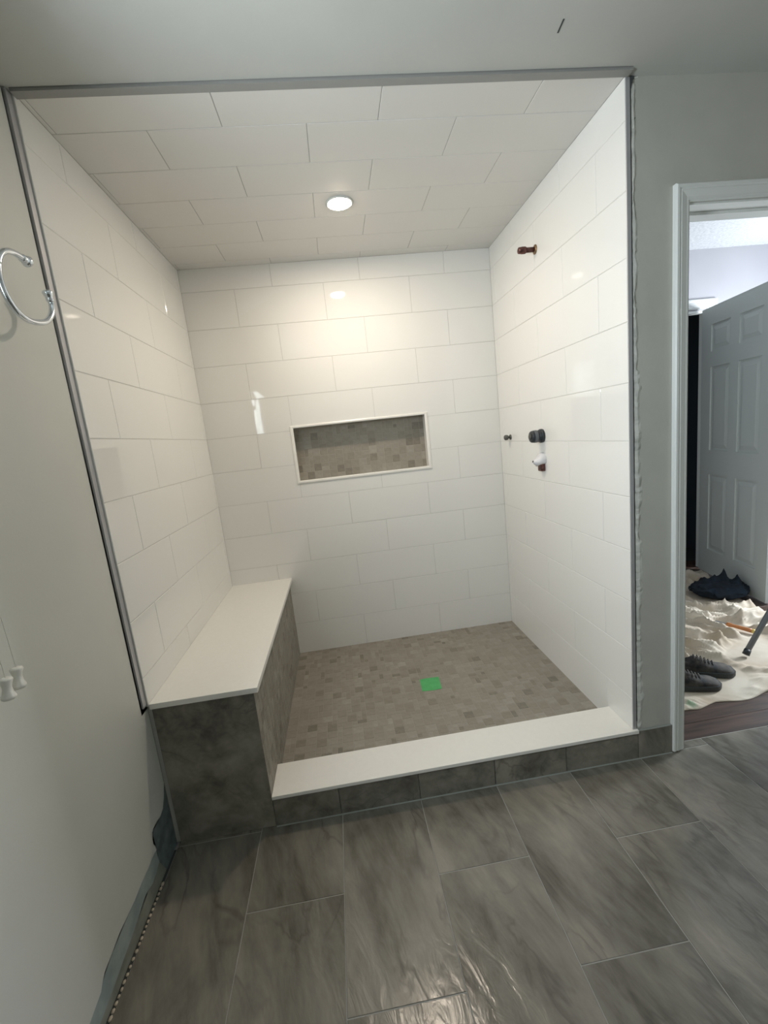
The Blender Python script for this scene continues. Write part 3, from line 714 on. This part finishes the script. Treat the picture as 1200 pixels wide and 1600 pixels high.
# far wall with closet doorway
CX0, CX1, CZ = 2.86, 3.655, 2.045
bm = bmesh.new()
for r in ((1.88, -0.05, CX0, RH), (CX1, -0.05, RX1, RH), (CX0, CZ, CX1, RH)): bx(bm, (r[0], RY1, r[1]), (r[2], RY1 + 0.05, r[3]))
struct(obj('wall_bedroom_back', bm, M_lav))
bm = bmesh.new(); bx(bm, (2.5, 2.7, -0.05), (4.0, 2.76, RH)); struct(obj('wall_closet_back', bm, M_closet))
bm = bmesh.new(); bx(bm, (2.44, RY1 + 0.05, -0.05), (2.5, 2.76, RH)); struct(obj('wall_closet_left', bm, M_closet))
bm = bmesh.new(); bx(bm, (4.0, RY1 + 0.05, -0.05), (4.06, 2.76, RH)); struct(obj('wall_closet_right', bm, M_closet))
# window wall on the right of the bedroom
bm = bmesh.new()
for r in ((WT, -0.05, 0.15, RH), (1.30, -0.05, RY1, RH), (0.15, -0.05, 1.30, 0.88), (0.15, 2.22, 1.30, RH)): bx(bm, (RX1 - 0.1, r[0], r[1]), (RX1, r[2], r[3]))
struct(obj('wall_bedroom_window', bm, M_lav))

d2 = bpy.data.objects.new('door_2', None); COL.objects.link(d2); struct(d2)
casing(d2, 'casing', CX0 - 0.070, CX1 + 0.075, CZ + 0.080, RY1, 1, M_trim, 0.070, 0.0)
box('jamb', (CX1 - 0.018, RY1, 0.0), (CX1, RY1 + 0.05, CZ), M_trim, d2)
box('jamb', (CX0, RY1, 0.0), (CX0 + 0.018, RY1 + 0.05, CZ), M_trim, d2)
box('head_jamb', (CX0 + 0.018, RY1, CZ - 0.018), (CX1 - 0.018, RY1 + 0.05, CZ), M_trim, d2)
# six-panel leaf, swung open towards us
DW, DH, DT = 0.76, 2.025, 0.036
leaf = bpy.data.objects.new('door_3', None); COL.objects.link(leaf); struct(leaf)
hx, hy = 3.629, 1.745
ang = math.atan2(-0.973, -0.229)
leaf.location = (hx, hy, 0.012); leaf.rotation_euler = (0, 0, ang)
bm = bmesh.new(); cols2 = [(0.115, 0.335), (0.425, 0.645)]; rows2 = [(0.20, 0.80), (0.985, 1.60), (1.71, 1.90)]
xs = [0, 0.115, 0.335, 0.425, 0.645, DW]; zs = [0, 0.20, 0.80, 0.985, 1.60, 1.71, 1.90, DH]
def isp(i, j): return i in (1, 3) and j in (1, 3, 5)
for i in range(5):
    for j in range(7):
        if isp(i, j): continue
        bx(bm, (xs[i], -DT, zs[j]), (xs[i+1], 0, zs[j+1]))
bmesh.ops.remove_doubles(bm, verts=bm.verts[:], dist=1e-5)
from collections import Counter
seen = {}
for f in bm.faces[:]:
    key = tuple(sorted(v.index for v in f.verts)) if False else tuple(round(c, 4) for c in f.calc_center_median())
    seen.setdefault(key, []).append(f)
dele = [f for fs in seen.values() if len(fs) > 1 for f in fs]
obj('leaf_frame', bm, M_door, leaf)
for a, b in cols2:
    for c, d in rows2:
        bm = bmesh.new()
        for s, yb in ((1, -0.008), (-1, -DT + 0.008)):
            ra = [(a, c), (b, c), (b, d), (a, d)]; i1 = 0.016; i2 = 0.045
            rings = []
            for ins, dy in ((0, 0.0), (i1, 0.0), (i2, s * 0.006)):
                rings.append([bm.verts.new((x + (ins if x == a else -ins), yb + dy, z + (ins if z == c else -ins))) for x, z in ra])
            for p, q in zip(rings, rings[1:]):
                for k in range(4): bm.faces.new((p[k], p[(k+1) % 4], q[(k+1) % 4], q[k]))
            bm.faces.new(rings[-1])
        bmesh.ops.recalc_face_normals(bm, faces=bm.faces[:])
        obj('door_panel', bm, M_door, leaf)
for z in (0.22, 1.02, 1.80):
    bm = bmesh.new(); lathe(bm, [(0.006, -0.045), (0.006, 0.045)], 'z', 12, (-0.004, 0.004, z)); obj('hinge', bm, M_darkgrey, leaf)
bm = bmesh.new(); lathe(bm, [(0.028, 0.0), (0.026, 0.006), (0.010, 0.012), (0.010, 0.035), (0.024, 0.042), (0.027, 0.055), (0.018, 0.066), (0.004, 0.068)], 'y', 20, (DW - 0.06, 0, 0.93)); obj('door_handle', bm, M_steel, leaf, smooth=True)

# drop cloth, rumpled canvas
FLAT = [(2.14, 0.37, 0.10), (2.22, 0.42, 0.13), (2.30, 0.42, 0.13), (2.42, 0.36, 0.12), (2.52, 0.40, 0.11), (3.27, 1.24, 0.18), (2.93, 0.83, 0.05), (2.96, 0.78, 0.05), (3.00, 0.70, 0.05), (2.765, 0.50, 0.09), (2.86, 0.53, 0.11), (2.95, 0.55, 0.10)]
def cloth_h(x, y):
    p = Vector((x, y, 0))
    wp = p + Vector((noise.noise(p * 2.2 + Vector((7, 1, 0))), noise.noise(p * 2.2 + Vector((1, 9, 3))), 0)) * 0.16
    u = wp.x * 0.62 + wp.y * 0.785; v = wp.x * 0.785 - wp.y * 0.62
    r1 = 1 - abs(noise.noise(Vector((v * 2.6, u * 11.0, 0.3)))) * 2.6
    r2 = 1 - abs(noise.noise(Vector((v * 6.0, u * 24.0, 4.3)))) * 2.6
    r3 = 1 - abs(noise.noise(Vector((u * 4.0 + v * 5.0, v * 5.0 - u * 3.0, 8.3)))) * 3.0
    amp = 0.35 + 0.65 * min(1, max(0, (y - 0.36) / 0.25))
    h = amp * (0.050 * max(0, r1) ** 2 + 0.026 * max(0, r2) ** 2 + 0.02 * max(0, r3) ** 2) + 0.004 * noise.noise(p * 9)
    for qx, qy, ra in FLAT:
        d = math.hypot(x - qx, y - qy); k = min(1.0, max(0.0, (d - ra) / 0.05)); h *= k
    return 0.006 + max(0, h)
CXa, CXb, CYa, CYb = 1.99, 3.62, 0.17, 1.74
nx, ny = 210, 190
bm = bmesh.new(); G = []
for i in range(nx + 1):
    row = []
    x = CXa + (CXb - CXa) * i / nx
    for j in range(ny + 1):
        fy = j / ny
        y0 = 0.185 + 0.016 * math.sin(x * 9 + 1) + 0.03 * noise.noise(Vector((x * 4, 0, 5))) + (0.035 * max(0, min(1, (x - 2.28) / 0.12)))
        y1 = CYb - 0.02
        y = y0 + (y1 - y0) * fy
        xr = x
        # right-hand edge stays off the door foot
        lim = 3.30 + 0.30 * max(0, (y - 0.95) / 0.8) + 0.025 * noise.noise(Vector((0, y * 7, 2)))
        xr = CXa + (lim - CXa) * i / nx
        h = cloth_h(xr, y)
        e = min(1.0, j / 6, (ny - j) / 6, (nx - i) / 6)
        row.append(bm.verts.new((xr, y, h * (0.25 + 0.75 * e))))
    G.append(row)
for i in range(nx):
    for j in range(ny): bm.faces.new((G[i][j], G[i+1][j], G[i+1][j+1], G[i][j+1]))
for row in ([g[0] for g in G], G[-1], [g[-1] for g in G[::-1]], G[0][::-1]):
    lo = [bm.verts.new((v.co.x, v.co.y, 0.0)) for v in row]
    for k in range(len(row) - 1): bm.faces.new((row[k], lo[k], lo[k+1], row[k+1]))
bmesh.ops.recalc_face_normals(bm, faces=bm.faces[:])
tag(obj('drop_cloth', bm, M_canvas, smooth=True), 'rumpled off-white canvas drop cloth on the bedroom floor', 'drop cloth')

# shoes
def shoe(name, label, toe, heel, zoff, flip):
    toe = Vector((*toe, 0)); heel = Vector((*heel, 0)); L = (toe - heel).length
    t = thing(name, label, 'shoe', (heel.x, heel.y, zoff), 'worn shoes on the drop cloth')
    t.rotation_euler = (0, 0, math.atan2(toe.y - heel.y, toe.x - heel.x))
    s_ = L / 0.30
    def half(u):      # half width along the length (0 heel .. 1 toe)
        return 0.031 + 0.017 * math.sin(min(1, max(0, (u - 0.25) / 0.75)) * math.pi * 0.62) if u < 0.86 else 0.0475 * math.sqrt(max(0.0, 1 - ((u - 0.86) / 0.145) ** 2))
    def height(u):
        pts = [(0, 0.066), (0.06, 0.092), (0.16, 0.094), (0.30, 0.086), (0.42, 0.092), (0.52, 0.080), (0.66, 0.060), (0.80, 0.049), (0.92, 0.042), (1, 0.024)]
        for (a, b), (c, d) in zip(pts, pts[1:]):
            if a <= u <= c: return b + (d - b) * (u - a) / (c - a)
        return 0.03
    ns = 26; seg = 18
    bm = bmesh.new(); rings = []
    for i in range(ns + 1):
        u = i / ns; hw = max(0.004, half(min(u, 0.995))) * (0.75 if i == 0 else 1); ht = height(u); z0 = 0.020
        ring = []
        for k in range(seg):
            a = math.pi * k / (seg - 1)
            yy_ = hw * math.cos(a) * (1.0 - 0.38 * math.sin(a) ** 2)
            zz_ = z0 + (ht - z0) * math.sin(a) ** 0.75
            if 0.10 < u < 0.36 and 5 <= k <= seg - 6: zz_ -= 0.034 * math.sin((u - 0.10) / 0.26 * math.pi)      # mouth of the shoe
            w_ = 0.0012 * noise.noise(Vector((u * 30, k, 2)))
            ring.append(bm.verts.new((u * L, yy_ * s_ + w_, zz_ * s_ + w_)))
        rings.append(ring)
    for a, b in zip(rings, rings[1:]):
        for k in range(seg - 1): bm.faces.new((a[k], b[k], b[k+1], a[k+1]))
    bm.faces.new(rings[0]); bm.faces.new(rings[-1])
    bmesh.ops.recalc_face_normals(bm, faces=bm.faces[:]); obj('upper', bm, M_shoe, t, smooth=True)
    bm = bmesh.new(); A, B, C = [], [], []
    for i in range(ns + 1):
        u = i / ns; A.append((u * L, half(min(u, 0.99)) + 0.004))
    outline = [(x, y) for x, y in A] + [(x, -y) for x, y in reversed(A)]
    rr = []
    for z, k in ((0.0, 0.97), (0.010, 1.0), (0.022, 1.0), (0.026, 0.93)):
        rr.append([bm.verts.new((x, y * k * s_, z * s_)) for x, y in outline])
    n = len(outline)
    for a, b in zip(rr, rr[1:]):
        for i in range(n): bm.faces.new((a[i], a[(i+1) % n], b[(i+1) % n], b[i]))
    bm.faces.new(rr[0][::-1]); bm.faces.new(rr[-1]); bmesh.ops.recalc_face_normals(bm, faces=bm.faces[:])
    obj('sole', bm, M_sole, t)
    bm = bmesh.new(); bmh = height
    for q in range(6):
        u = 0.40 + q * 0.055; z = height(u) * s_ + 0.002
        tube(bm, [(u * L, -0.022 * s_, z - 0.010), (u * L + 0.004, -0.010, z), (u * L + 0.008, 0.010, z + 0.001), (u * L + 0.010, 0.022 * s_, z - 0.010)], 0.0026, 6)
    obj('laces', bm, M_lace, t, smooth=True)
    return t
shoe('shoe', 'dark lace-up shoe lying behind, its toe reaching furthest right', (2.575, 0.385), (2.290, 0.485), 0.010, 1)
shoe('shoe', 'dark lace-up shoe lying in front, nearer the bathroom', (2.430, 0.315), (2.140, 0.375), 0.010, -1)

# dark bundle of clothing
bm = bmesh.new(); bmesh.ops.create_icosphere(bm, subdivisions=5, radius=1.0)
peaks = [(-0.50, 0.35, 0.35), (-0.10, 0.30, 0.45), (0.20, 0.2, 1.25), (0.66, 0.15, 0.75)]
for v in bm.verts:
    c = v.co.normalized(); r = 1.0 + 0.16 * noise.noise(c * 2.0) + 0.10 * noise.noise(c * 5.0)
    x, y, z = c.x * 0.172 * r, c.y * 0.13 * r, max(0.0, c.z * 0.5 + 0.42)
    z = (z / 0.92) * 0.105
    for px, pyy, ph in peaks:
        d = abs(c.x - px) + 0.5 * abs(c.y - pyy)
        if c.z > 0.1: z += max(0, 0.24 - d) * 0.30 * ph
    z += 0.012 * (1 - abs(noise.noise(Vector((x * 24, y * 24, 0)))) * 3)  if c.z > -0.2 else 0
    v.co = Vector((x, y, max(0.0, z)))
o = tag(obj('clothing_pile', bm, M_navy, None, (3.290, 1.225, 0.009), smooth=True), 'dark navy crumpled clothing heaped at the foot of the open door', 'clothing')
o.rotation_euler = (0, 0, math.radians(-20))

# wooden-handled tool
ch = thing('chisel', 'orange-handled chisel lying on the pale drop cloth', 'tool', (2.945, 0.812, 0.030))
ch.rotation_euler = (0, math.radians(2), math.atan2(0.682 - 0.805, 3.012 - 2.948))
bm = bmesh.new(); lathe(bm, [(0.006, 0.0), (0.011, 0.004), (0.0125, 0.02), (0.0095, 0.035), (0.0105, 0.06), (0.012, 0.11), (0.012, 0.128)], 'x', 16); obj('handle', bm, M_orange, ch, smooth=True)
bm = bmesh.new(); lathe(bm, [(0.0125, 0.128), (0.0128, 0.138), (0.010, 0.142)], 'x', 16); obj('handle_cap', bm, M_yellow, ch, smooth=True)
bm = bmesh.new(); bx(bm, (-0.055, -0.008, -0.002), (0.002, 0.008, 0.002), 0.0008); obj('blade', bm, M_steel, ch)

# slanting grey leg at the edge of the picture
lg = thing('metal_leg', 'slanting grey metal leg standing on the drop cloth at right edge', 'leg', (2.765, 0.500, 0.022))
bm = bmesh.new(); tube(bm, [(0, 0, 0.012), (0.26, 0.075, 0.262), (0.62, 0.18, 0.62)], 0.0135, 14); obj('pole', bm, M_pole, lg, smooth=True)
bm = bmesh.new(); tube(bm, [(-0.006, -0.002, 0.0), (0.012, 0.0035, 0.022)], [0.017, 0.016], 14); obj('rubber_foot', bm, M_black, lg, smooth=True)
